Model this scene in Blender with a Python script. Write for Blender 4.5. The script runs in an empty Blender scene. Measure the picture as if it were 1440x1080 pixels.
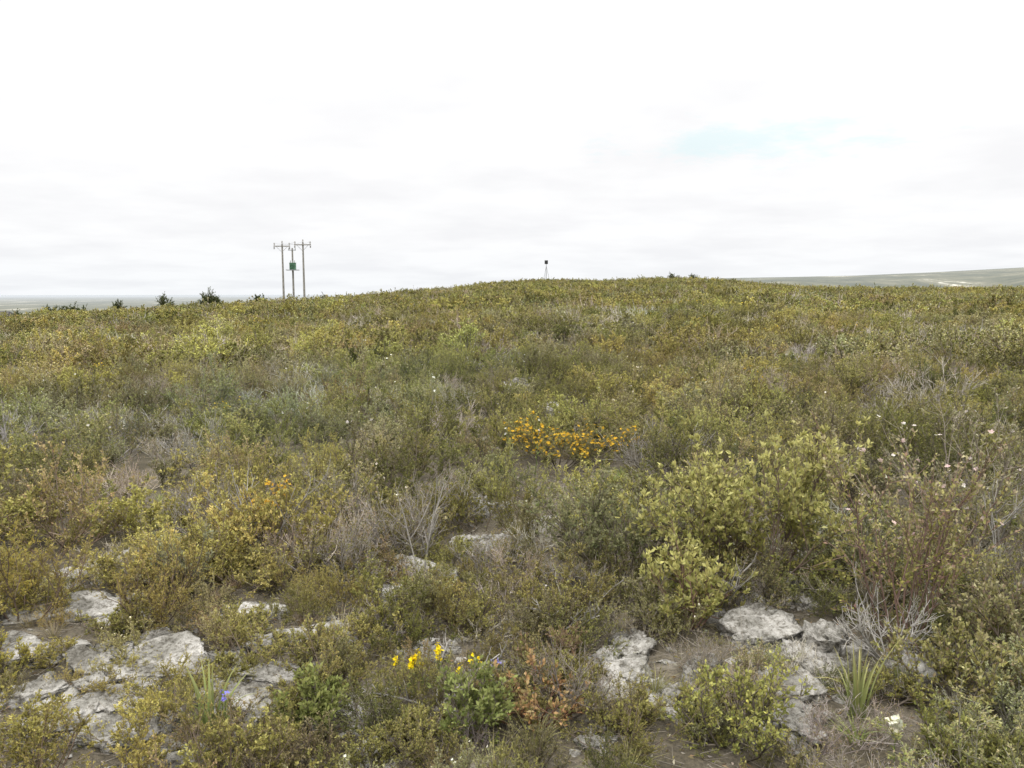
import bpy, bmesh, math, random
import numpy as np
from mathutils import Vector, noise, Matrix
random.seed(5)
scene=bpy.context.scene
D=bpy.data
CAMH=1.65
# ------------------------------------------------------------------ terrain
AZ=np.array([-180,-60,-32.7,-24.9,-14.5,-9.1,-4.1,-1,2.0,6.6,11.6,14.5,16.9,21,25.3,32.7,60,180.])
EL=np.array([-1.3,-1.5,-1.36,-1.00,-.46,-.06,.34,.70,.88,.84,1.0,.88,.60,.34,.28,.28,.2,-1.])
RC=np.array([100,100,100,105,118,140,170,190,200,210,215,210,200,185,180,180,170,100.])
def sstep(a,b,x):
    t=np.clip((x-a)/(b-a),0,1); return t*t*(3-2*t)
def height(x,y):
    x=np.asarray(x,float); y=np.asarray(y,float)
    r=np.hypot(x,y)+1e-6; az=np.degrees(np.arctan2(x,y))
    el=np.interp(az,AZ,EL); R=np.interp(az,AZ,RC)
    hc=CAMH+np.tan(np.radians(el))*R-.75
    h=hc*np.clip(r/R,0,1)**1.35
    d=np.clip(r-R,0,None)
    plain=-32.
    drop=(hc-plain)*(1-np.exp(-(d/260.)**1.25))
    h=np.where(r>R,hc-drop,h)
    hel=np.interp(az,[10,14,16,18.8,23.2,27.4,32.7,45,70],[.4,.9,.93,.96,1.03,1.18,1.42,1.4,0.])
    hh=np.tan(np.radians(hel))*2600+CAMH
    hill=sstep(600,2600,r)*(1-sstep(2700,5200,r))*np.where((az>8)&(az<75),1,0)
    h=h+hill*(hh-plain)*sstep(8,12,az)
    hill2=np.exp(-((r-1500)/400.)**2)*(14*np.sin(az*.35+1)+8*np.sin(az*.8))*sstep(14,20,az)*(1-sstep(50,70,az))
    h=h+hill2*.8
    a=sstep(5,25,r)*(1-sstep(400,900,r))
    h=h+a*(.13*np.sin(x*.31+1.3)*np.sin(y*.27)+.09*np.sin(x*.71+y*.5)+.05*np.sin(x*1.3-y*1.1+2))
    n=1-sstep(20,60,r)
    h=h+n*(.022*np.sin(x*3.1+.4)*np.sin(y*2.7+1)+.012*np.sin(x*7.3+y*4.1)+.010*np.sin(y*9.1-x*5.3))
    return h
def gz(x,y): return float(height(x,y))

def link(o,parent=None):
    scene.collection.objects.link(o)
    if parent: o.parent=parent
    return o

def mk_mesh(name,V,F,C=None,mat=None):
    me=D.meshes.new(name)
    V=np.asarray(V,np.float32); F=np.asarray(F,np.int32); k=F.shape[1]
    me.vertices.add(len(V)); me.vertices.foreach_set("co",V.ravel())
    me.loops.add(F.size); me.loops.foreach_set("vertex_index",F.ravel())
    me.polygons.add(len(F)); me.polygons.foreach_set("loop_start",np.arange(0,F.size,k,dtype=np.int32))
    me.update(calc_edges=True)
    if C is not None:
        C4=np.ones((len(V),4),np.float32); C4[:,:3]=C
        at=me.color_attributes.new("Col",'FLOAT_COLOR','POINT'); at.data.foreach_set("color",C4.ravel())
    if mat: me.materials.append(mat)
    return me

# ------------------------------------------------------------------ materials
def newmat(n):
    m=D.materials.new(n); m.use_nodes=True; nt=m.node_tree; nt.nodes.clear(); return m,nt
def N(nt,t,**kw):
    n=nt.nodes.new(t)
    for k,v in kw.items(): setattr(n,k,v)
    return n
def mixc(nt,fac,a,b,bt='MIX'):
    m=N(nt,'ShaderNodeMixRGB',blend_type=bt)
    for s,v in ((0,fac),(1,a),(2,b)):
        if hasattr(v,'links') : nt.links.new(v,m.inputs[s])
        elif isinstance(v,(int,float)): m.inputs[s].default_value=v
        else: m.inputs[s].default_value=(*v,1)
    return m.outputs[0]
def ramp(nt,src,p):
    r=N(nt,'ShaderNodeValToRGB'); e=r.color_ramp.elements
    while len(e)<len(p): e.new(.5)
    for i,(pos,c) in enumerate(p):
        e[i].position=pos; e[i].color=(*c,1) if not isinstance(c,(int,float)) else (c,c,c,1)
    nt.links.new(src,r.inputs[0]); return r.outputs[0]
def noi(nt,vec,scale,detail=4,rough=.55):
    n=N(nt,'ShaderNodeTexNoise'); n.inputs['Scale'].default_value=scale; n.inputs['Detail'].default_value=detail
    n.inputs['Roughness'].default_value=rough
    if vec is not None: nt.links.new(vec,n.inputs['Vector'])
    return n.outputs[0]

def mat_foliage(name='foliage',trans=.3,patch=True):
    m,nt=newmat(name)
    at=N(nt,'ShaderNodeAttribute'); at.attribute_name='Col'
    col=at.outputs['Color']
    if patch:
        ti=N(nt,'ShaderNodeAttribute'); ti.attribute_type='INSTANCER'; ti.attribute_name='tint'
        col=mixc(nt,1,col,ti.outputs['Vector'],'MULTIPLY')
    d=N(nt,'ShaderNodeBsdfDiffuse'); nt.links.new(col,d.inputs[0]); out=d.outputs[0]
    if trans>0:
        t=N(nt,'ShaderNodeBsdfTranslucent'); nt.links.new(col,t.inputs[0])
        ms=N(nt,'ShaderNodeMixShader'); ms.inputs[0].default_value=trans
        nt.links.new(d.outputs[0],ms.inputs[1]); nt.links.new(t.outputs[0],ms.inputs[2]); out=ms.outputs[0]
    o=N(nt,'ShaderNodeOutputMaterial'); nt.links.new(out,o.inputs[0])
    return m
FOL=mat_foliage('foliage',.22)
FOLD=mat_foliage('foliage_distant',0,True)
FOLH=mat_foliage('foliage_plain',.3,False)

def principled(name,colf,rough=.8,bumpf=None,bs=.5,bd=.02,metal=0):
    m,nt=newmat(name)
    g=N(nt,'ShaderNodeNewGeometry')
    p=N(nt,'ShaderNodeBsdfPrincipled'); p.inputs['Roughness'].default_value=rough; p.inputs['Metallic'].default_value=metal
    p.inputs['Specular IOR Level'].default_value=.25
    nt.links.new(colf(nt,g.outputs['Position']),p.inputs['Base Color'])
    if bumpf:
        b=N(nt,'ShaderNodeBump'); b.inputs['Strength'].default_value=bs; b.inputs['Distance'].default_value=bd
        nt.links.new(bumpf(nt,g.outputs['Position']),b.inputs['Height']); nt.links.new(b.outputs[0],p.inputs['Normal'])
    o=N(nt,'ShaderNodeOutputMaterial'); nt.links.new(p.outputs[0],o.inputs[0])
    return m

def rockcol(nt,P):
    a=ramp(nt,noi(nt,P,6,9,.70),[(.34,(.12,.11,.092)),(.45,(.24,.228,.20)),(.54,(.37,.352,.32)),(.66,(.49,.47,.435))])
    b=ramp(nt,noi(nt,P,36,6,.78),[(.40,(.33,.31,.27)),(.52,(1,1,1))])
    return mixc(nt,.9,a,b,'MULTIPLY')
def rockbump(nt,P):
    v=N(nt,'ShaderNodeTexVoronoi'); v.inputs['Scale'].default_value=42; nt.links.new(P,v.inputs['Vector'])
    n=noi(nt,P,26,8,.72)
    return mixc(nt,.7,v.outputs[0],n)
ROCK=principled('limestone',rockcol,.9,rockbump,1.0,.035)

def groundcol(nt,P):
    ln=N(nt,'ShaderNodeVectorMath',operation='LENGTH'); nt.links.new(P,ln.inputs[0]); r=ln.outputs['Value']
    near=ramp(nt,noi(nt,P,2.6,8,.7),[(.3,(.04,.034,.024)),(.47,(.075,.064,.045)),(.6,(.115,.10,.078)),(.74,(.26,.245,.215))])
    fine=ramp(nt,noi(nt,P,60,3,.8),[(.3,(.5,.5,.5)),(.6,(1.25,1.22,1.15))])
    near=mixc(nt,1,near,fine,'MULTIPLY')
    mid=ramp(nt,noi(nt,P,.8,4,.7),[(.3,(.06,.052,.025)),(.62,(.11,.10,.05)),(.74,(.30,.28,.23))])
    sx=N(nt,'ShaderNodeVectorMath',operation='MULTIPLY'); nt.links.new(P,sx.inputs[0]); sx.inputs[1].default_value=(1,.3,1)
    far=ramp(nt,noi(nt,sx.outputs[0],.011,9,.76),[(.36,(.03,.034,.020)),(.47,(.052,.056,.030)),(.54,(.09,.086,.050)),(.60,(.14,.13,.085)),(.635,(.42,.40,.34))])
    def mr(a,b):
        m=N(nt,'ShaderNodeMapRange'); m.inputs[1].default_value=a; m.inputs[2].default_value=b; nt.links.new(r,m.inputs[0]); return m.outputs[0]
    c=mixc(nt,mr(7,22),near,mid)
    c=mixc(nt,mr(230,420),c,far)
    c=mixc(nt,mr(500,6500),c,(.22,.235,.25))  # aerial haze painted into the ground colour, blue-grey growing with distance
    return c
def groundbump(nt,P): return noi(nt,P,25,5,.7)
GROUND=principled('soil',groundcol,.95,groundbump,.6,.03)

def flat(c,v=.15,s=8):
    return lambda nt,P: ramp(nt,noi(nt,P,s,4),[(.3,tuple(k*(1-v) for k in c)),(.7,tuple(k*(1+v) for k in c))])
WOOD=principled('weathered_wood',flat((.21,.20,.18),.3,5),.9)
METAL=principled('galvanised_metal',flat((.26,.27,.28),.1),.5,metal=.3)
TRAFO=principled('green_paint',flat((.09,.19,.12),.15),.5)
INSUL=principled('porcelain',flat((.30,.29,.28),.1),.3)
BLACKP=principled('black_paint',flat((.03,.03,.03),.2),.6)
WHITEP=principled('white_plaster',flat((.35,.34,.32),.08),.8)
ROOF=principled('dark_roof',flat((.05,.047,.045),.2),.8)
GLASS=principled('window_glass',flat((.03,.035,.04),.2),.15)

# ------------------------------------------------------------------ ground sheet
azs=np.radians(np.concatenate([np.arange(-50,50,.22),np.arange(50,310,2.0)]))
rs=np.concatenate([[0.02],np.geomspace(.3,9500,330)])
A,Rr=np.meshgrid(azs,rs)
X=Rr*np.sin(A); Y=Rr*np.cos(A); Z=height(X,Y)
V=np.stack([X,Y,Z],-1).reshape(-1,3)
na=len(azs); nr=len(rs)
i=np.arange(nr-1)[:,None]*na; j=np.arange(na)[None]; j2=(j+1)%na
F=np.stack([i+j,i+j2,i+na+j2,i+na+j],-1).reshape(-1,4)[:, ::-1]
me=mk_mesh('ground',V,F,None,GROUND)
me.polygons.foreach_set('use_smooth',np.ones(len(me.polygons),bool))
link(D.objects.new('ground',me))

# ------------------------------------------------------------------ plant generators
def norm(a): return a/(np.linalg.norm(a,axis=-1,keepdims=True)+1e-9)
def bez(P,t):
    t=t[...,None]; return P[0]*(1-t)**2+2*P[1]*t*(1-t)+P[2]*t*t
def btan(P,t):
    t=t[...,None]; return norm(2*(1-t)*(P[1]-P[0])+2*t*(P[2]-P[1]))
class MB:
    def __init__(s): s.V=[];s.F=[];s.C=[];s.n=0
    def add(s,V,F,C):
        s.V.append(V); s.F.append(F+s.n); s.C.append(C); s.n+=len(V)
    def mesh(s,name,mat):
        return mk_mesh(name,np.concatenate(s.V),np.concatenate(s.F),np.concatenate(s.C),mat)
def tubes(mb,rng,P,r0,r1,K,col):
    n=len(P[0]); t=np.linspace(0,1,K+1)
    C=np.stack([bez(P,np.full(n,k)) for k in t],1)
    T=np.stack([btan(P,np.full(n,k)) for k in t],1)
    ref=norm(rng.normal(size=(n,1,3))); a=norm(np.cross(T,ref)); b=np.cross(T,a)
    rad=(r0*(1-t)+r1*t)[None,:,None]
    rings=[]
    for s in range(3):
        th=2*math.pi*s/3; rings.append(C+rad*(a*math.cos(th)+b*math.sin(th)))
    V=np.stack(rings,2).reshape(-1,3)
    bi=np.arange(n)[:,None,None]*(K+1)*3; ki=np.arange(K)[None,:,None]*3; si=np.arange(3)[None,None]; s2=(si+1)%3
    F=np.stack([bi+ki+si,bi+ki+s2,bi+ki+3+s2,bi+ki+3+si],-1).reshape(-1,4)
    c=np.array(col)*rng.uniform(.7,1.3,(n,1)); c=np.repeat(c,(K+1)*3,0)
    mb.add(V,F,c)
def leaves(mb,rng,pos,d,L,W,col,curl=.15):
    n=len(pos); d=norm(d); s=norm(np.cross(d,rng.normal(size=(n,3)))); nn=np.cross(d,s)
    L=(L*rng.uniform(.6,1.25,n))[:,None]; W=(W*rng.uniform(.7,1.2,n))[:,None]*.5
    V=np.stack([pos,pos+d*L*.55+s*W+nn*L*curl*.5,pos+d*L-nn*L*curl,pos+d*L*.55-s*W+nn*L*curl*.5],1).reshape(-1,3)
    F=np.arange(n*4).reshape(-1,4); mb.add(V,F,np.repeat(col,4,0))
def palette(rng,n,pal,jit=.18):
    w=np.array([p[0] for p in pal],float); w/=w.sum()
    c=np.array([p[1] for p in pal])[rng.choice(len(pal),n,p=w)]
    c=c*rng.uniform(1-jit,1+jit,(n,1))*rng.uniform(.93,1.07,(n,3)); return c
def kids(P,rng,n,ln,up,t0=.3):
    m=len(P[0]); idx=np.repeat(np.arange(m),n); Q=[p[idx] for p in P]
    t=rng.uniform(t0,1,len(idx)); st=bez(Q,t); ta=btan(Q,t)
    d=norm(ta+rng.normal(size=ta.shape)*.65+np.array([0,0,up])); l=(ln*rng.uniform(.55,1.3,len(idx)))[:,None]
    return [st,st+d*l*.5+rng.normal(size=d.shape)*.08*l,st+d*l+np.array([0,0,.12])*l]
def flowers(mb,rng,pos,size,col,petals=5,up=.6):
    n=len(pos); ax=norm(rng.normal(size=(n,3))*.5+np.array([0,0,up])); a=norm(np.cross(ax,rng.normal(size=(n,3)))); b=np.cross(ax,a)
    for k in range(petals):
        th=2*math.pi*k/petals; d=a*math.cos(th)+b*math.sin(th)+ax*.35; s=-a*math.sin(th)+b*math.cos(th)
        sz=size*rng.uniform(.75,1.2,(n,1)); d=norm(d)
        V=np.stack([pos,pos+d*sz*.6+s*sz*.35,pos+d*sz,pos+d*sz*.6-s*sz*.35],1).reshape(-1,3)
        mb.add(V,np.arange(n*4).reshape(-1,4),np.repeat(palette(rng,n,[(1,col)],.15),4,0))
def gen_bush(name,seed,H=.6,R=.42,ns=12,nc1=6,nc2=5,nl=6000,L=.02,W=.008,pal=None,tip=None,stem=(.17,.145,.115),
             r=.006,up=.25,mat=None,flower=None,rosette=0,K=3,t0=.3,twigfrac=.8,upright=False,dead=0):
    rng=np.random.default_rng(seed); mb=MB()
    az=rng.uniform(0,2*math.pi,ns); s=np.sqrt(rng.uniform(.02,1,ns)); lob=1+.25*np.sin(az*2+rng.uniform(0,6))+.15*np.sin(az*3+rng.uniform(0,6))
    s2=s*lob
    h=H*.82*(1-(.2 if upright else .55)*s*s)*rng.uniform(.58,1.1,ns)
    tp=np.stack([R*.85*s2*np.cos(az),R*.85*s2*np.sin(az),h],1)
    base=tp*np.array([.1,.1,0])-np.array([0,0,.03]); ctl=tp*np.array([.65,.65,.4])+rng.normal(size=tp.shape)*.04*H
    P=[base,ctl,tp]; P2=kids(P,rng,nc1,.32*H,up,t0); P3=kids(P2,rng,nc2,.15*H,up,.25)
    tubes(mb,rng,P,r,r*.5,3,stem); tubes(mb,rng,P2,r*.5,r*.25,2,stem); tubes(mb,rng,P3,r*.28,r*.15,1 if nl>800 else 2,np.array(stem)*1.15)
    if nl:
        n3=int(nl*twigfrac); n2=nl-n3
        for Q,n in ((P3,n3),(P2,n2)):
            if n<1: continue
            keep=rng.permutation(len(Q[0]))[:max(1,int(len(Q[0])*(1-dead)))]
            ix=rng.choice(keep,n); q=[p[ix] for p in Q]; t=1-rng.uniform(0,1,n)**(1.4+rosette)*.85
            pos=bez(q,t); ta=btan(q,t)
            rd=norm(rng.normal(size=(n,3))); d=ta*.7+rd*.75+np.array([0,0,.2])
            c=palette(rng,n,pal)
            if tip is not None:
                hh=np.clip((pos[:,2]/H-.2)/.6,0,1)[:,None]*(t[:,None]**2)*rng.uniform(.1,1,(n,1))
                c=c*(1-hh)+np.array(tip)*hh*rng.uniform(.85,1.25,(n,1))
            leaves(mb,rng,pos,d,L,W,c)
    if flower:
        nf,fs,fc,minz=flower; e=P3[2]; e=e[e[:,2]>minz*H]
        if len(e):
            e=e[rng.choice(len(e),nf)]+rng.normal(size=(nf,3))*.012
            flowers(mb,rng,e,fs,fc)
    return mb.mesh(name,mat or FOL)
def gen_tuft(name,seed,H=.4,R=.12,n=120,w=.004,col=(.13,.14,.05),lean=.5,mat=None,K=3,tipc=None):
    rng=np.random.default_rng(seed); mb=MB()
    az=rng.uniform(0,2*math.pi,n); b=np.stack([np.cos(az),np.sin(az),az*0],1)
    p0=b*R*.35*rng.uniform(0,1,(n,1)); l=(H*rng.uniform(.55,1.1,n))[:,None]; ln=lean*rng.uniform(.1,1.2,(n,1))
    p1=p0+np.array([0,0,1])*l*.6+b*l*ln*.2; p2=p0+np.array([0,0,1])*l*(1-.35*ln)+b*l*ln
    P=[p0,p1,p2]; s=norm(np.cross(b,np.array([0,0,1.]))+rng.normal(size=(n,3))*.3)
    ts=np.linspace(0,1,K+1); rows=[]
    for t in ts:
        c=bez(P,np.full(n,t)); ww=w*(1-t**2*.95)*.5
        rows+= [c-s*ww,c+s*ww]
    V=np.stack(rows,1).reshape(-1,3); m=2*(K+1)
    F=np.concatenate([np.stack([np.arange(n)*m+2*k,np.arange(n)*m+2*k+1,np.arange(n)*m+2*k+3,np.arange(n)*m+2*k+2],1) for k in range(K)])
    C=np.repeat(palette(rng,n,[(1,col)],.3),m,0)
    if tipc is not None:
        tt=np.tile(np.repeat(ts,2),n)[:,None]; C=C*(1-tt**2)+np.array(tipc)*tt**2
    mb.add(V,F,C); return mb.mesh(name,mat or FOL)

OL=(.195,.182,.062); GG=(.19,.186,.090); DK=(.085,.090,.036); YG=(.295,.28,.085); BR=(.22,.17,.10); GY=(.29,.26,.21); RU=(.28,.15,.06)
LG=(.31,.30,.165); MG=(.130,.138,.048)
WF=(.62,.60,.53)
specs=[
 dict(pal=[(5,OL),(2,MG),(1,GG)],tip=(.345,.325,.12),L=.02,W=.010),
 dict(pal=[(5,GG),(2,OL),(1,GY)],tip=(.355,.335,.19),L=.018,W=.010),
 dict(pal=[(4,OL),(3,YG),(1,GG)],tip=(.39,.37,.14),L=.024,W=.012,rosette=1.2),
 dict(pal=[(3,DK),(3,MG)],tip=OL,L=.018,W=.008),
 dict(pal=[(2,BR),(2,GY),(2,OL)],L=.016,W=.006,stem=(.30,.27,.235),dead=.3),
 dict(pal=[(4,OL),(2,YG)],tip=(.33,.31,.11),L=.024,W=.006,up=.5),
 dict(pal=[(4,GG),(2,OL)],tip=(.34,.32,.21),L=.018,W=.010,flower=(7,.012,WF,.6)),
 dict(pal=[(4,OL),(2,BR),(2,GG)],tip=(.32,.27,.15),L=.02,W=.009),
 dict(pal=[(4,MG),(2,OL)],tip=YG,L=.017,W=.008),
 dict(pal=[(4,OL),(2,MG)],tip=YG,L=.02,W=.008,flower=(40,.012,(.60,.42,.05),.6)),
 dict(pal=[(1,GY),(1,BR),(1,OL)],L=.014,W=.005,stem=(.35,.32,.29),dead=.5,r=.007),
]
colN=D.collections.new('shrub_near'); colM=D.collections.new('shrub_mid'); colF=D.collections.new('shrub_far'); colT=D.collections.new('tufts')
nlN=[4800,4800,4400,5000,2000,5000,4600,4100,5400,4500,600]
for k,s in enumerate(specs):
    s=dict(s)
    o=D.objects.new('n%02d'%k,gen_bush('n%02d'%k,100+k,nl=nlN[k],ns=12,nc2=4,**s)); colN.objects.link(o)
    o=D.objects.new('n%02d'%(k+11),gen_bush('n%02d'%(k+11),200+k,nl=nlN[k],ns=10,nc2=4,H=.52,R=.52,**s)); colN.objects.link(o)
    s2=dict(s); s2['L']=s['L']*1.6; s2['W']=s['W']*1.75; s2['r']=.011 if k==10 else .008
    if 'flower' in s2: f=s2['flower']; s2['flower']=(max(1,f[0]//2),f[1]*1.3,f[2],f[3])
    o=D.objects.new('m%02d'%k,gen_bush('m%02d'%k,300+k,nl=int(nlN[k]*.38),ns=8,nc1=5,nc2=3,R=.50,K=2,mat=FOLD,**s2)); colM.objects.link(o)
    s3=dict(s); s3['L']=s['L']*3.0; s3['W']=s['W']*3.7; s3['r']=.018 if k==10 else .012
    if 'flower' in s3: f=s3['flower']; s3['flower']=(max(1,f[0]//4),f[1]*2.0,f[2],f[3])
    o=D.objects.new('f%02d'%k,gen_bush('f%02d'%k,400+k,nl=int(nlN[k]*.10),ns=6,nc1=3,nc2=2,R=.54,K=1,mat=FOLD,**s3)); colF.objects.link(o)
for k,(c,tc,H,n,w,ln) in enumerate([((.26,.23,.15),(.32,.28,.19),.20,70,.0025,1.0),((.18,.18,.07),(.28,.26,.12),.22,90,.003,.8),((.24,.20,.13),None,.12,100,.003,1.2),((.18,.20,.07),None,.16,50,.005,.9)]):
    colT.objects.link(D.objects.new('t%02d'%k,gen_tuft('t%02d'%k,500+k,H=H,n=n,w=w,col=c,lean=ln,tipc=tc)))

def fnoise(x,y,s,o=0): return np.array([noise.noise(Vector((a*s+o,b*s,o*1.7))) for a,b in zip(x,y)])
rng=np.random.default_rng(11)
def tints(x,y,amt=1.):
    n=len(x); a=fnoise(x,y,.17,40)*2*amt; b=rng.uniform(.76,1.34,(n,1))
    c=np.stack([1.07+.07*a,1.045+0*a,1.0-.04*a],1)
    v=1+.22*fnoise(x,y,.06,70)[:,None]+.28*fnoise(x,y,.5,75)[:,None]
    return c*b*v*rng.uniform(.95,1.05,(n,3))
def scatter(name,pts,idx,rot,scl,tint,col):
    n=len(pts); me=D.meshes.new(name); me.vertices.add(n); me.vertices.foreach_set('co',np.asarray(pts,np.float32).ravel())
    a=me.attributes.new('idx','INT','POINT'); a.data.foreach_set('value',np.asarray(idx,np.int32))
    for nm,v in (('rot',rot),('scl',scl),('tint',tint)):
        a=me.attributes.new(nm,'FLOAT_VECTOR','POINT'); a.data.foreach_set('vector',np.asarray(v,np.float32).ravel())
    o=link(D.objects.new(name,me))
    g=D.node_groups.new(name,'GeometryNodeTree')
    g.interface.new_socket('Geometry',in_out='INPUT',socket_type='NodeSocketGeometry'); g.interface.new_socket('Geometry',in_out='OUTPUT',socket_type='NodeSocketGeometry')
    gi=g.nodes.new('NodeGroupInput'); go=g.nodes.new('NodeGroupOutput'); ip=g.nodes.new('GeometryNodeInstanceOnPoints'); ci=g.nodes.new('GeometryNodeCollectionInfo')
    ci.inputs['Collection'].default_value=col; ci.inputs['Separate Children'].default_value=True; ci.inputs['Reset Children'].default_value=True
    def na(nm,dt):
        x=g.nodes.new('GeometryNodeInputNamedAttribute'); x.data_type=dt; x.inputs['Name'].default_value=nm; return x.outputs['Attribute']
    e=g.nodes.new('FunctionNodeEulerToRotation'); L=g.links.new
    L(gi.outputs[0],ip.inputs['Points']); L(ci.outputs[0],ip.inputs['Instance']); ip.inputs['Pick Instance'].default_value=True
    L(na('idx','INT'),ip.inputs['Instance Index']); L(na('rot','FLOAT_VECTOR'),e.inputs[0]); L(e.outputs[0],ip.inputs['Rotation'])
    L(na('scl','FLOAT_VECTOR'),ip.inputs['Scale']); L(ip.outputs[0],go.inputs[0])
    md=o.modifiers.new('scatter','NODES'); md.node_group=g
    return o

# ------------------------------------------------------------------ rocks (x,y,w,d,h)
rocks=[(-1.50,3.42,.46,.34,.065),(-1.55,3.05,.34,.22,.05),(-1.97,3.15,.26,.20,.065),(-2.28,3.5,.48,.22,.045),(-2.22,4.0,.44,.22,.065),
(-2.55,4.45,.28,.16,.12),(-2.38,4.75,.24,.14,.12),(-1.32,3.95,.40,.16,.06),(-.98,3.62,.34,.16,.045),(-1.50,2.78,.28,.20,.055),
(-1.13,3.05,.30,.18,.05),(-1.0,3.25,.38,.13,.04),(-1.2,2.66,.30,.14,.04),(-.62,4.15,.30,.24,.08),(-.52,4.5,.26,.18,.08),
(-.56,2.93,.18,.24,.045),(-.40,3.42,.2,.15,.045),(-.1,3.25,.16,.12,.045),(-.12,4.9,.30,.24,.10),(-.3,5.0,.26,.2,.08),(-.2,5.65,.26,.2,.14),
(.26,5.2,.28,.20,.10),(.55,3.5,.26,.22,.075),(.47,3.25,.24,.26,.065),(.40,3.02,.20,.16,.06),(.69,3.1,.22,.20,.085),
(1.18,3.62,.44,.32,.10),(1.45,3.52,.24,.20,.11),(1.10,3.08,.32,.28,.085),(1.07,2.84,.24,.18,.06),(1.3,3.35,.28,.22,.08),
(.86,3.3,.18,.12,.06),(1.56,4.2,.16,.12,.12),(1.5,3.95,.12,.1,.07),(-1.85,3.4,.26,.26,.06),(-2.5,3.05,.25,.2,.06),(.28,2.7,.14,.1,.04),(-.5,2.68,.16,.1,.04),
(-1.75,2.9,.22,.17,.06),(-1.7,3.7,.22,.13,.05),(1.75,3.2,.2,.15,.08),(-2.75,3.85,.3,.2,.06),(-1.3,3.45,.2,.16,.04),(-1.75,3.2,.2,.14,.05)]
farrocks=[(.1,12.8,.42,.4,.20),(3.3,12.2,.5,.4,.2),(.5,10.2,.3,.3,.12)]
def rock(x,y,w,d,h,seed):
    rnd=random.Random(seed); bm=bmesh.new()
    for k in range(1+rnd.randint(2,5)):
        main=(k==0); sub=5 if (main and y<4) else (4 if main else 3)
        ret=bmesh.ops.create_icosphere(bm,subdivisions=sub,radius=1)
        if main: c=Vector((0,0,0)); sx,sy,sz=w*.58,d*.66,h*1.05; rz=rnd.uniform(-.5,.5)
        else:
            a=rnd.uniform(0,6.28); c=Vector((math.cos(a)*w*.60,math.sin(a)*d*.8,0)); q=rnd.uniform(.16,.40); sx,sy,sz=w*q,w*q*.75,h*rnd.uniform(.4,.8); rz=rnd.uniform(0,6)
        planes=[(Vector((rnd.gauss(0,.16),rnd.gauss(-.10,.15),1)).normalized(),rnd.uniform(.30,.42))]
        for i in range(12):
            n=Vector((rnd.gauss(0,1),rnd.gauss(0,1),rnd.gauss(.1,.35))).normalized(); planes.append((n,rnd.uniform(.38,.8)))
        off=Vector((rnd.uniform(-9,9),rnd.uniform(-9,9),seed))
        M=Matrix.Rotation(rz,3,'Z')
        for v in ret['verts']:
            p=v.co.copy()
            p*=1+.55*noise.noise(p*1.4+off)
            for n,dd in planes:
                t=p.dot(n)-dd
                if t>0: p-=n*t*.95
            q=p*1.0
            f=noise.fractal(q*3.0+off,.8,2.1,6)
            rg=abs(noise.noise(q*2.3+off*1.3))
            pit=noise.voronoi(q*5.5+off)[0][0]
            p+=v.co*(.14*f-.24*max(0,.10-rg)/.10*.55-.22*max(0,.34-pit))
            p=M@Vector((p.x*sx*1.3,p.y*sy*1.3,p.z*sz*1.9))
            v.co=p+c
    for f in bm.faces: f.smooth=True
    me=D.meshes.new('limestone_rock'); bm.to_mesh(me); bm.free(); me.materials.append(ROCK)
    o=link(D.objects.new('limestone_rock',me)); o.location=(x,y,gz(x,y)-h*.05)
for k,rk in enumerate(rocks+farrocks): rock(*rk,seed=k*3+1)
RX=np.array([[a[0],a[1],max(a[2],a[3])] for a in rocks])

# ------------------------------------------------------------------ shrub scatter
WT=np.array([5.5,5,2.4,2.2,2.2,2.6,2.0,3.0,2.6,.15,1.4])
def choose(x,y,two):
    n=len(x); a=fnoise(x,y,.35,3); b=fnoise(x,y,.22,9)
    w=np.tile(WT,(n,1)); 
    for k in (3,8): w[:,k]*=np.exp(2.2*a)
    for k in (4,7,10): w[:,k]*=np.exp(-2.6*a)
    for k in (2,5): w[:,k]*=np.exp(3*b)
    w[:,1]*=np.exp(-1*b)
    w/=w.sum(1,keepdims=True); c=(w.cumsum(1)>rng.uniform(0,1,(n,1))).argmax(1)
    if two: c=c+11*rng.integers(0,2,n)
    return c
def ring(n,r0,r1,a0=-50,a1=50):
    r=np.sqrt(rng.uniform(r0*r0,r1*r1,n)); a=np.radians(rng.uniform(a0,a1,n)); return r*np.sin(a),r*np.cos(a)
def grid(s,r0,r1,am=50):
    xs,ys=np.meshgrid(np.arange(-r1,r1,s),np.arange(0,r1,s)); xs=xs.ravel()+rng.uniform(-.5,.5,xs.size)*s; ys=ys.ravel()+rng.uniform(-.5,.5,ys.size)*s
    r=np.hypot(xs,ys); a=np.degrees(np.arctan2(xs,ys)); ok=(r>r0)&(r<r1)&(abs(a)<am); return xs[ok],ys[ok]
def place(name,x,y,s0,s1,col,two=False,zs=(.75,1.1),sink=.02,idx=None,big=0.):
    n=len(x); idx=choose(x,y,two) if idx is None else idx; s=rng.uniform(s0,s1,n)*(1+.35*fnoise(x,y,.5,20))
    s=np.where((rng.uniform(0,1,n)<big)&(idx%11!=2),s*rng.uniform(1.15,1.4,n),s)
    scl=np.stack([s*rng.uniform(.85,1.2,n),s*rng.uniform(.85,1.2,n),s*rng.uniform(*zs,n)],1)
    rot=np.stack([rng.normal(0,.08,n),rng.normal(0,.08,n),rng.uniform(0,6.28,n)],1)
    scatter(name,np.stack([x,y,height(x,y)-sink],1),idx,rot,scl,tints(x,y),col)
def clear(x,y,f=.75,extra=.22):
    ok=np.ones(len(x),bool)
    for a,b,w in RX: ok&=np.hypot(x-a,y-b)>w*f+extra
    return ok
def gaps(x,y):
    ok=np.ones(len(x),bool)
    for a,b,w,d,h in farrocks: 
        ok&=~((np.abs(x-a)<w*.5)&(y>b-1.2)&(y<b+.2))
    return ok
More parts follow.
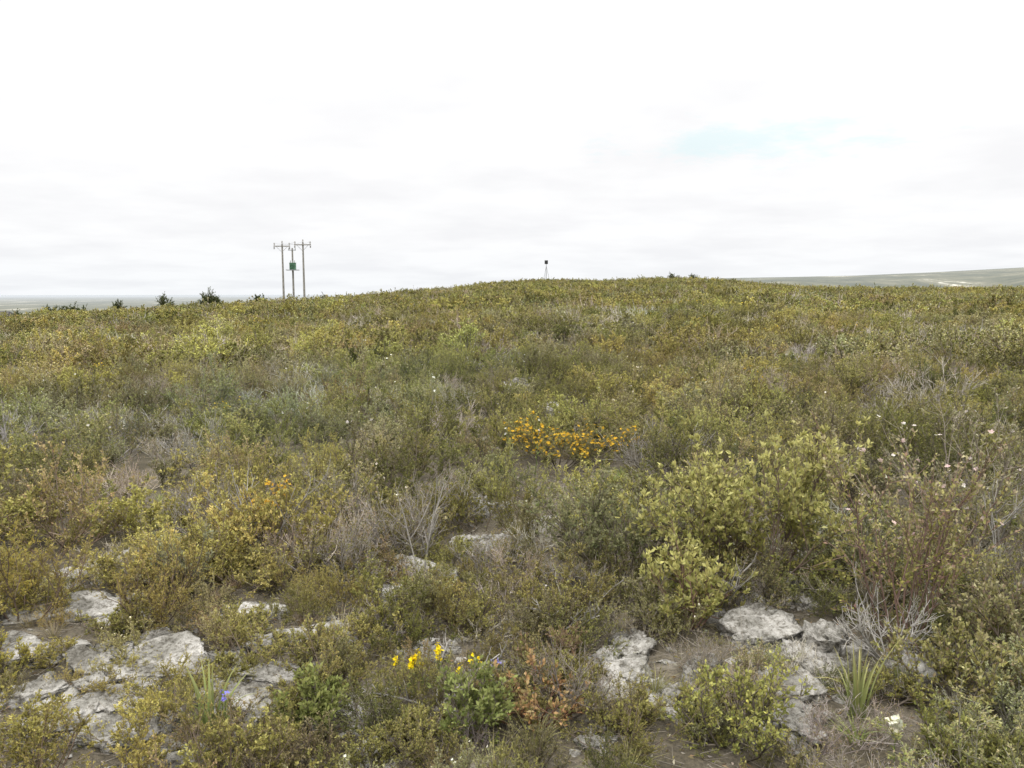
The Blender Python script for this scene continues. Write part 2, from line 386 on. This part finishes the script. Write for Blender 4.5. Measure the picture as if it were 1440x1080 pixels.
x,y=grid(.49,4.5,16); ok=clear(x,y,.50,.05)&gaps(x,y)&~((np.hypot(x-.4,y-7)<.5))&~((np.hypot(x-.4,y-6.4)<.3)); place('fynbos_shrubs',x[ok],y[ok],.62,1.08,colN,True,big=.10)
x,y=grid(.74,16,42); place('fynbos_shrubs',x,y,.72,1.35,colM,big=.12)
x,y=grid(1.12,41,110); place('fynbos_shrubs',x,y,.9,1.65,colF,big=.12)
x,y=grid(1.75,108,245); 
az=np.degrees(np.arctan2(x,y)); ok=np.hypot(x,y)<np.interp(az,AZ,RC)+20
place('fynbos_shrubs',x[ok],y[ok],1.2,2.2,colF,big=.05)
# low woody plants between the rocks
x,y=grid(.22,1.6,5.0,60); ok=clear(x,y,.36,.01); place('fynbos_shrubs',x[ok],y[ok],.22,.47,colN,True,(.7,1.1),.01)
x,y=grid(.42,3.7,5.0); ok=clear(x,y,.52,.07); place('fynbos_shrubs',x[ok],y[ok],.45,.75,colN,True,(.7,1.0),.01)
x,y=grid(.36,2.4,4.2,52); ok=clear(x,y,.6,.12)&(np.degrees(np.arctan2(x,y))>26); place('fynbos_shrubs',x[ok],y[ok],.45,.8,colN,True,(.7,1.0),.01)
x,y=ring(420,1.3,7.5,-60,60); ok=clear(x,y,.40,.0); x=x[ok];y=y[ok]; place('dry_grass',x,y,.5,.95,colT,False,(.6,1.0),.005,idx=rng.choice(4,len(x),p=[.15,.4,.25,.2]))

# ------------------------------------------------------------------ individual foreground plants
def hero(name,x,y,**k):
    sx=k.pop('_s',(1,1,1)); me=gen_bush(name,**k); o=link(D.objects.new(name,me)); o.location=(x,y,gz(x,y)-.01); o.scale=sx; return o
YG2=[(3,(.26,.25,.085)),(3,YG),(1,GG)]
hero('conebush_shrub',1.38,4.25,seed=1,H=.90,R=.56,ns=18,nc1=7,nc2=5,nl=10000,L=.034,W=.016,pal=YG2,tip=(.50,.47,.19),rosette=2,mat=FOLH,stem=(.20,.15,.12))
hero('conebush_shrub',.86,3.72,seed=2,H=.48,R=.28,ns=10,nc1=5,nc2=4,nl=2400,L=.032,W=.015,pal=YG2,tip=(.52,.49,.19),rosette=2,mat=FOLH,stem=(.2,.13,.10))
hero('grey_green_shrub',.62,4.35,seed=3,H=.70,R=.42,ns=14,nl=6000,L=.022,W=.012,pal=[(4,(.165,.172,.082)),(2,GG),(1,DK)],tip=LG,mat=FOLH)
hero('pink_tipped_shrub',1.80,3.5,seed=4,H=.98,R=.24,ns=9,nc1=6,nc2=4,nl=3200,L=.022,W=.012,pal=[(3,OL),(3,YG),(1,(.27,.18,.13))],tip=(.44,.38,.25),mat=FOLH,stem=(.22,.15,.12),upright=True,flower=(24,.013,(.52,.40,.37),.6))
hero('pink_tipped_shrub',2.15,3.15,seed=5,H=.55,R=.42,ns=14,nc1=6,nc2=5,nl=6000,L=.022,W=.011,pal=[(3,OL),(3,GG),(1,(.26,.19,.13))],tip=(.40,.36,.21),mat=FOLH,stem=(.19,.15,.12))
hero('pink_tipped_shrub',1.72,2.95,seed=25,H=.42,R=.30,ns=12,nc1=6,nc2=4,nl=4000,L=.02,W=.011,pal=[(3,OL),(2,YG),(1,BR)],tip=(.40,.36,.19),mat=FOLH)
hero('white_flowering_shrub',2.65,4.5,seed=6,H=.90,R=.55,ns=15,nl=5000,L=.022,W=.010,pal=[(3,GG),(2,OL),(1,BR)],tip=(.39,.36,.26),mat=FOLH,stem=(.28,.24,.20),flower=(50,.014,(.60,.55,.50),.45))
hero('dark_shrub',1.95,4.9,seed=7,H=.5,R=.5,ns=14,nl=7000,L=.016,W=.007,pal=[(4,DK),(1,MG)],tip=MG,mat=FOLH)
hero('dark_shrub',3.3,5.7,seed=8,H=.75,R=.6,ns=14,nl=7000,L=.018,W=.008,pal=[(4,DK),(2,MG)],tip=OL,mat=FOLH)
hero('yellow_flowering_shrub',.80,2.72,seed=9,H=.32,R=.24,ns=12,nl=3000,L=.018,W=.009,pal=[(3,(.22,.225,.07)),(2,YG)],tip=(.42,.41,.13),mat=FOLH,flower=(30,.007,(.5,.48,.12),.5),upright=True)
hero('rust_leaved_plant',.07,2.86,seed=10,H=.28,R=.20,ns=10,nc1=4,nc2=4,nl=1000,L=.022,W=.012,pal=[(3,(.40,.24,.11)),(2,(.34,.27,.13)),(2,OL)],tip=(.48,.33,.17),mat=FOLH,stem=(.22,.13,.09))
hero('rust_leaved_plant',.16,3.3,seed=11,H=.24,R=.22,ns=9,nc1=4,nc2=4,nl=1300,L=.02,W=.009,pal=[(2,(.27,.19,.12)),(2,BR),(2,OL)],mat=FOLH,stem=(.22,.16,.12))
hero('leafy_green_shrub',-.16,2.78,seed=12,H=.25,R=.22,ns=10,nl=2200,L=.022,W=.011,pal=[(4,(.15,.175,.055)),(2,(.20,.22,.07))],tip=(.30,.32,.12),mat=FOLH)
hero('leafy_green_shrub',-.80,2.92,seed=13,H=.22,R=.18,ns=9,nl=2000,L=.024,W=.012,pal=[(4,(.17,.19,.06)),(2,(.21,.23,.07))],tip=(.29,.30,.11),mat=FOLH)
hero('leafy_green_shrub',1.60,2.62,seed=14,H=.24,R=.24,ns=9,nl=2400,L=.02,W=.01,pal=[(4,(.17,.18,.06)),(2,OL)],tip=YG,mat=FOLH)
OF=(.60,.37,.04)
hero('orange_flowering_shrub',.42,7.1,seed=15,H=.44,R=.56,ns=18,nl=6000,L=.022,W=.009,pal=[(3,OL),(2,GG)],tip=(.36,.30,.09),mat=FOLH,flower=(480,.015,OF,.42),_s=(1.15,.9,1))
hero('orange_flowering_shrub',-1.56,4.9,seed=16,H=.42,R=.12,ns=6,nc1=4,nl=600,L=.02,W=.008,pal=[(3,OL),(2,BR)],mat=FOLH,flower=(110,.013,(.62,.38,.05),.70))
hero('orange_flowering_shrub',3.0,10.6,seed=17,H=.5,R=.45,ns=14,nl=4500,L=.022,W=.009,pal=[(3,OL),(2,GG)],mat=FOLH,flower=(130,.014,(.5,.34,.06),.6))
hero('yellow_leaved_shrub',-2.85,4.15,seed=18,H=.34,R=.5,ns=14,nl=6000,L=.022,W=.006,pal=[(3,(.32,.26,.07)),(2,YG)],tip=(.46,.36,.08),mat=FOLH)
hero('yellow_leaved_shrub',-2.2,3.25,seed=28,H=.18,R=.24,ns=12,nl=2200,L=.018,W=.006,pal=[(3,(.30,.26,.07)),(2,YG)],tip=(.42,.36,.09),mat=FOLH)
hero('rust_leaved_plant',-2.2,10.2,seed=19,H=.6,R=.5,ns=12,nl=4500,L=.02,W=.008,pal=[(2,(.27,.17,.09)),(3,OL)],mat=FOLH)
hero('grey_green_shrub',-1.78,4.15,seed=20,H=.40,R=.16,ns=6,nc1=5,nc2=4,nl=1700,L=.022,W=.011,pal=[(4,(.21,.21,.125)),(1,OL)],tip=(.35,.34,.21),mat=FOLH,upright=True)
for k,(x,y,H,R) in enumerate([(-.62,4.75,.5,.42),(-1.25,5.2,.5,.5),(.35,4.1,.28,.28),(-2.0,5.2,.45,.4),(-.15,4.45,.3,.28),(-1.0,4.4,.38,.35),(-.45,5.4,.4,.3),(1.15,3.95,.25,.25)]):
    hero('dry_twiggy_shrub',x,y,seed=30+k,H=H,R=R,ns=18,nc1=7,nc2=5,nl=1500,L=.016,W=.007,pal=[(2,BR),(1,GY),(4,OL)],mat=FOLH,stem=(.32,.29,.26),r=.005)
for k,(x,y,H,R) in enumerate([(-.85,3.35,.20,.22),(-.2,3.7,.22,.25),(-.6,3.7,.22,.25),(.2,3.75,.28,.25),(-1.2,4.35,.32,.35),(-1.9,3.75,.16,.2),(.75,2.9,.16,.2),(2.5,3.7,.5,.4),(2.55,2.9,.4,.4),(-2.9,3.6,.25,.3),(-2.6,2.85,.2,.25),(-.8,3.1,.14,.18),(.2,3.1,.15,.18),(-1.3,3.7,.16,.2),(-1.25,3.3,.12,.16),(1.5,3.05,.16,.15),(.42,2.78,.16,.18),(-.35,2.7,.14,.18)]):
    hero('heath_shrub',x,y,seed=50+k,H=H,R=R,ns=14,nl=3300,L=.015,W=.006,pal=[(3,OL),(3,YG),(1,BR)],tip=(.37,.34,.12),mat=FOLH,stem=(.18,.15,.12))
def spikes(name,x,y,n,H,col,seed,size=.012,spread=.06,per=16):
    rng=np.random.default_rng(seed); mb=MB()
    b=np.stack([rng.normal(0,spread,n),rng.normal(0,spread*.6,n),np.zeros(n)],1); t=b*1.3+np.array([0,0,H])*rng.uniform(.8,1.1,(n,1)); P=[b*.5,(b+t)/2+rng.normal(0,.01,(n,3)),t]
    tubes(mb,rng,P,.0022,.0012,3,(.13,.17,.05))
    ix=rng.integers(0,n,n*14); q=[p[ix] for p in P]; tt=rng.uniform(.05,.75,len(ix)); pos=bez(q,tt)
    leaves(mb,rng,pos,rng.normal(size=pos.shape)+np.array([0,0,.6]),.03,.006,palette(rng,len(ix),[(1,(.18,.21,.07))]))
    ix=rng.integers(0,n,n*per); q=[p[ix] for p in P]; pos=bez(q,rng.uniform(.8,1.02,len(ix)))+rng.normal(0,.005,(len(ix),3))
    flowers(mb,rng,pos,size,col)
    o=link(D.objects.new(name,mb.mesh(name,FOLH))); o.location=(x,y,gz(x,y))
YF=(.76,.60,.02)
spikes('yellow_wildflower',-.42,3.10,6,.19,YF,1,.010,.035,12)
spikes('yellow_wildflower',-.30,3.14,3,.24,YF,2,.010,.014,14)
spikes('yellow_wildflower',-.17,3.10,3,.18,YF,3,.009,.014,12)
spikes('blue_wildflower',-1.08,2.84,2,.17,(.22,.20,.58),4,.012,.03,4)
spikes('white_wildflower',1.36,2.66,1,.16,(.62,.62,.48),5,.026,.004,9)
spikes('blue_wildflower',-.12,3.12,2,.19,(.25,.23,.5),6,.008,.03,4)
for k in range(9):
    rr=np.random.default_rng(700+k); x=rr.uniform(-5,6); y=rr.uniform(5.5,15)
    spikes('white_wildflower',x,y,3,rr.uniform(.45,.6),(.52,.51,.44),70+k,.012,.14,3)
def tuft(name,x,y,**k):
    o=link(D.objects.new(name,gen_tuft(name,**k))); o.location=(x,y,gz(x,y)-.01)
tuft('strap_leaved_plant',-1.14,2.84,seed=1,H=.28,R=.12,n=22,w=.011,col=(.16,.20,.07),lean=.6,mat=FOLH,tipc=(.29,.29,.12),K=5)
tuft('strap_leaved_plant',1.34,2.92,seed=2,H=.36,R=.1,n=24,w=.011,col=(.17,.20,.07),lean=.7,mat=FOLH,tipc=(.37,.33,.15),K=5)
def bare(name,x,y,seed,H,R,ns=3):
    rng=np.random.default_rng(seed); mb=MB()
    az=rng.uniform(0,6.28,ns); tp=np.stack([R*np.cos(az),R*np.sin(az),np.full(ns,H)],1); P=[tp*0,tp*[.3,.3,.5]+rng.normal(0,.03,tp.shape),tp]
    P2=kids(P,rng,4,H*.4,.4); P3=kids(P2,rng,2,H*.18,.3)
    for p,r in ((P,.006),(P2,.0035),(P3,.002)): tubes(mb,rng,p,r,r*.5,4,(.33,.31,.28))
    o=link(D.objects.new(name,mb.mesh(name,FOLH))); o.location=(x,y,gz(x,y))
bare('bare_twigs',-.50,4.3,1,.42,.1); bare('bare_twigs',.3,3.7,2,.2,.25,6); bare('bare_twigs',-.3,3.0,3,.16,.3,5); bare('bare_twigs',1.0,3.9,5,.25,.25,6); bare('bare_twigs',-1.5,4.6,6,.45,.3,5); bare('bare_twigs',2.5,3.9,7,.6,.25,4)

# litter and pebbles
rng=np.random.default_rng(77)
mb=MB(); n=40000; nL=26000; x,y=ring(n,1.0,7.0,-60,60); z=height(x,y)+rng.uniform(.002,.03,n); pos=np.stack([x,y,z],1)
d=np.stack([rng.normal(size=n),rng.normal(size=n),rng.normal(0,.18,n)],1)
leaves(mb,rng,pos[:nL],d[:nL],.024,.008,palette(rng,nL,[(3,GY),(3,BR),(1,(.34,.31,.25)),(1,(.22,.15,.08)),(3,OL),(1,(.07,.05,.035))]))
q=pos[nL:]; dd=norm(d[nL:])*rng.uniform(.03,.14,(n-nL,1)); tubes(mb,rng,[q,q+dd*.5+rng.normal(0,.008,q.shape),q+dd],.0015,.001,1,(.27,.24,.20))
link(D.objects.new('leaf_litter',mb.mesh('leaf_litter',FOLH)))
bm=bmesh.new()
rnd=random.Random(3)
for k in range(380):
    b=rnd.choice(rocks); x=b[0]+rnd.gauss(0,b[2]*.7); y=b[1]+rnd.gauss(0,b[2]*.6)
    s=rnd.uniform(.006,.03); o=Vector((rnd.uniform(0,99),0,0))
    ret=bmesh.ops.create_icosphere(bm,subdivisions=2,radius=1)
    zz=gz(x,y); pl=[(Vector((rnd.gauss(0,1),rnd.gauss(0,1),rnd.gauss(0,1))).normalized(),rnd.uniform(.35,.7)) for _ in range(8)]
    for v in ret['verts']:
        p=v.co*(1+.5*noise.noise(v.co*1.2+o))
        for nn,dd in pl:
            t=p.dot(nn)-dd
            if t>0: p-=nn*t
        v.co=Vector((p.x*s*1.6+x,p.y*s*1.3+y,p.z*s*.8+zz+s*.1))
me=D.meshes.new('pebbles'); bm.to_mesh(me); bm.free(); me.materials.append(ROCK); link(D.objects.new('pebbles',me))

# ------------------------------------------------------------------ structures
def cyl(bm,p0,p1,r0,r1,n=10):
    p0=Vector(p0);p1=Vector(p1); d=p1-p0; m=Matrix.Translation((p0+p1)/2)@d.to_track_quat('Z','Y').to_matrix().to_4x4()
    bmesh.ops.create_cone(bm,cap_ends=True,segments=n,radius1=r0,radius2=r1,depth=d.length,matrix=m)
def box(bm,c,s):
    bmesh.ops.create_cube(bm,size=1,matrix=Matrix.Translation(c)@Matrix.Diagonal((*s,1)))
def part(name,fn,mat,parent,bev=0):
    bm=bmesh.new(); fn(bm); 
    me=D.meshes.new(name); bm.to_mesh(me); bm.free(); me.materials.append(mat); o=D.objects.new(name,me); link(o,parent)
    if bev: b=o.modifiers.new('b','BEVEL'); b.width=bev; b.segments=2
    return o
def empty(name,loc,rz=0):
    e=link(D.objects.new(name,None)); e.location=loc; e.rotation_euler=(0,0,rz); return e
def polepos(u,dist):
    a=math.atan((u-720)/1127); return dist*math.tan(a),dist
def pole(x,y,top,arm,trafo=False):
    z0=gz(x,y)-.3; e=empty('utility_pole',(x,y,z0)); H=top-z0
    part('pole',lambda bm:cyl(bm,(0,0,0),(0,0,H),.16,.11,12),WOOD,e)
    if arm:
        part('crossarm',lambda bm:box(bm,(0,-.17,H-.35),(2.3,.12,.14)),WOOD,e,.01)
        def ins(bm):
            for dx in (-1.05,0,1.05):
                zb=H-.28 if dx else H
                yy=-.17 if dx else 0
                cyl(bm,(dx,yy,zb),(dx,yy,zb+.10),.03,.03,8)
                for q in range(3): cyl(bm,(dx,yy,zb+.10+q*.1),(dx,yy,zb+.19+q*.1),.14-.02*q,.08,10)
                if dx: 
                    for q in range(3): cyl(bm,(dx*1.02,yy,zb-.2-q*.1),(dx*1.02,yy,zb-.28-q*.1),.11,.06,10)
        part('insulators',ins,INSUL,e)
        def br(bm):
            cyl(bm,(-.75,-.19,H-.43),(-.1,-.19,H-1.1),.025,.025,6); cyl(bm,(.75,-.19,H-.43),(.1,-.19,H-1.1),.025,.025,6)
        part('braces',br,METAL,e)
    if trafo:
        def tf(bm):
            box(bm,(.15,-.55,H-2.6),(.8,.6,.9)); 
            for q in range(6): box(bm,(-.17+q*.13,-.90,H-2.65),(.03,.10,.7))
            box(bm,(.15,-.55,H-2.12),(.88,.68,.06))
        part('transformer_tank',tf,TRAFO,e)
        def bu(bm):
            for q in (-.15,.15,.42): cyl(bm,(q,-.55,H-2.1),(q,-.55,H-1.75),.07,.04,8)
        part('bushings',bu,INSUL,e)
        part('platform',lambda bm:(box(bm,(.1,-.5,H-3.12),(1.7,.9,.10)),cyl(bm,(.1,-.8,H-3.15),(0,-.2,H-4.1),.04,.04,6)),METAL,e)
        part('top_bracket',lambda bm:(box(bm,(0,-.15,H-.3),(1.1,.08,.1)),cyl(bm,(-.45,-.15,H-.25),(-.45,-.15,H+.05),.07,.05,8),cyl(bm,(.45,-.15,H-.25),(.45,-.15,H+.05),.07,.05,8)),METAL,e)
    return x,y,top
zt=lambda v,r: CAMH+(410-v)/1120*r*.99
x,y=polepos(399,113); p1=pole(x,y,zt(343,113),True)
x,y=polepos(413,115); p2=pole(x,y,zt(349,115),False,True)
x,y=polepos(428,111); p3=pole(x,y,zt(341,111),True)
def wires(bm):
    for dx in (-1,0,1):
        prev=None
        for k in range(9):
            t=k/8; a,b=p1,p3; q=Vector((a[0]*(1-t)+b[0]*t+dx,a[1]*(1-t)+b[1]*t-.17,(a[2]*(1-t)+b[2]*t)+.05-.25*4*t*(1-t)))
            if prev: cyl(bm,prev,q,.012,.012,4)
            prev=q
e=empty('power_lines',(0,0,0)); part('conductors',wires,METAL,e)
x,y=polepos(459,108); z=gz(x,y)
e=empty('marker_stake',(x,y,z)); part('stake',lambda bm:(cyl(bm,(.0,0,0),(-.55,0,1.5),.06,.05,8),cyl(bm,(-.55,0,1.5),(-.72,0,1.62),.07,.03,8)),METAL,e)
x,y=polepos(768,195); z=gz(x,y)
e=empty('survey_beacon',(x,y,z)); top=zt(366,195)-z
part('mast',lambda bm:(cyl(bm,(0,0,0),(0,0,top),.07,.06,8),[cyl(bm,(math.cos(a)*1.0,math.sin(a)*1.0,0),(0,0,top-1.3),.04,.04,6) for a in (.3,2.4,4.5)]),METAL,e)
part('vanes',lambda bm:(box(bm,(0,0,top-.45),(.8,.06,.9)),box(bm,(0,0,top-.47),(.06,.8,.86))),BLACKP,e)
part('base',lambda bm:cyl(bm,(0,0,-.2),(0,0,.9),.35,.28,12),WHITEP,e)
hx,hy=-93,140; hz=gz(hx,hy)
e=empty('house',(hx,hy,hz),.15); HB=3.6
part('walls',lambda bm:box(bm,(0,0,HB/2),(10,6,HB)),WHITEP,e)
def roof(bm):
    v=[bm.verts.new(c) for c in [(-5.4,-3.4,HB+.003),(5.4,-3.4,HB+.003),(5.4,3.4,HB+.003),(-5.4,3.4,HB+.003),(-4.6,0,HB+1.45),(4.6,0,HB+1.45)]]
    for f in ((0,1,5,4),(2,3,4,5),(1,2,5),(3,0,4),(3,2,1,0)): bm.faces.new([v[k] for k in f])
part('roof',roof,ROOF,e)
part('windows',lambda bm:[box(bm,(q,-3.0,2.4),(1.3,.06,1.0)) for q in (-3.2,0,3.2)],GLASS,e)
part('door',lambda bm:box(bm,(1.6,-3.0,1.0),(.9,.06,2.0)),BLACKP,e)
DT=[(3,(.055,.075,.03)),(2,(.085,.10,.04))]
for k,(u,dist,H,R) in enumerate([(232,104,2.7,1.2),(295,106,2.8,1.2),(286,107,2.3,.8),(303,107,2.2,.8),(165,104,2.3,.6),(104,103,2.2,1.2),(68,102,2.1,1.0),(90,103,1.9,1.2),(365,112,1.8,.8),(945,205,2.4,1.6),(975,205,2.1,1.4),(22,103,2.0,1.4)]):
    x,y=polepos(u,dist)
    hero('small_tree',x,y,seed=80+k,H=H,R=R,ns=9,nc1=6,nc2=4,nl=1900,L=.14,W=.09,pal=DT,tip=(.12,.13,.05),mat=FOLH,r=.05,stem=(.09,.07,.05))

# ------------------------------------------------------------------ world / light
w=D.worlds.new('World'); scene.world=w; w.use_nodes=True; nt=w.node_tree; nt.nodes.clear()
SE,SR=math.radians(52),math.radians(-145)
sky=N(nt,'ShaderNodeTexSky',sky_type='NISHITA'); sky.sun_disc=False; sky.sun_elevation=SE; sky.sun_rotation=SR
tc=N(nt,'ShaderNodeTexCoord'); sp=N(nt,'ShaderNodeSeparateXYZ'); nt.links.new(tc.outputs['Generated'],sp.inputs[0])
def math_(op,a,b=None):
    m=N(nt,'ShaderNodeMath',operation=op)
    for i,v in enumerate((a,b)):
        if v is None: continue
        if hasattr(v,'links'): nt.links.new(v,m.inputs[i])
        else: m.inputs[i].default_value=v
    return m.outputs[0]
zc=math_('MAXIMUM',sp.outputs[2],0.0); dv=math_('ADD',zc,.12)
cv=N(nt,'ShaderNodeCombineXYZ'); nt.links.new(math_('DIVIDE',sp.outputs[0],dv),cv.inputs[0]); nt.links.new(math_('DIVIDE',sp.outputs[1],dv),cv.inputs[1])
cl=noi(nt,cv.outputs[0],1.1,4,.55)
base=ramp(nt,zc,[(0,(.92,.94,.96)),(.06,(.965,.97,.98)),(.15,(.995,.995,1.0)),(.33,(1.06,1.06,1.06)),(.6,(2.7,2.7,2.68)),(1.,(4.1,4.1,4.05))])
cm=ramp(nt,cl,[(.36,(.95,.95,.96)),(.58,(1.03,1.03,1.03))])
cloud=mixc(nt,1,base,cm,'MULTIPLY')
skys=N(nt,'ShaderNodeVectorMath',operation='SCALE'); nt.links.new(sky.outputs[0],skys.inputs[0]); skys.inputs['Scale'].default_value=.12
sub=N(nt,'ShaderNodeVectorMath',operation='SUBTRACT'); nt.links.new(tc.outputs['Generated'],sub.inputs[0]); sub.inputs[1].default_value=(.285,.94,.172)
ml=N(nt,'ShaderNodeVectorMath',operation='MULTIPLY'); nt.links.new(sub.outputs[0],ml.inputs[0]); ml.inputs[1].default_value=(6.2,1,42)
ln=N(nt,'ShaderNodeVectorMath',operation='LENGTH'); nt.links.new(ml.outputs[0],ln.inputs[0])
hn=noi(nt,cv.outputs[0],4.5,4,.65)
hm=math_('ADD',ln.outputs['Value'],math_('MULTIPLY',math_('SUBTRACT',hn,.5),3.2))
hole=ramp(nt,hm,[(.2,.40),(1.1,.0)])
hc=mixc(nt,.8,skys.outputs[0],(.74,1.05,1.05))
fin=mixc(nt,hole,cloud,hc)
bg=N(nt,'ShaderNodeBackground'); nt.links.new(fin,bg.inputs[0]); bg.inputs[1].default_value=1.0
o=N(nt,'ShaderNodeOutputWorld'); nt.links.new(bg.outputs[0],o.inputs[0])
sl=D.lights.new('sun','SUN'); sl.energy=1.5; sl.angle=math.radians(14); sl.color=(1,.965,.9)
so=link(D.objects.new('sun',sl)); so.rotation_euler=(math.radians(38),0,math.radians(-35)); so.location=(0,0,30)
# ------------------------------------------------------------------ camera
cam=D.cameras.new('camera'); cam.lens=28; cam.sensor_width=36; cam.clip_start=.05; cam.clip_end=20000
co=link(D.objects.new('camera',cam)); co.location=(0,0,CAMH); co.rotation_euler=(math.radians(90-6.6),0,0)
scene.camera=co
scene.view_settings.view_transform='Standard'; scene.view_settings.look='None'; scene.view_settings.exposure=0
print('done')
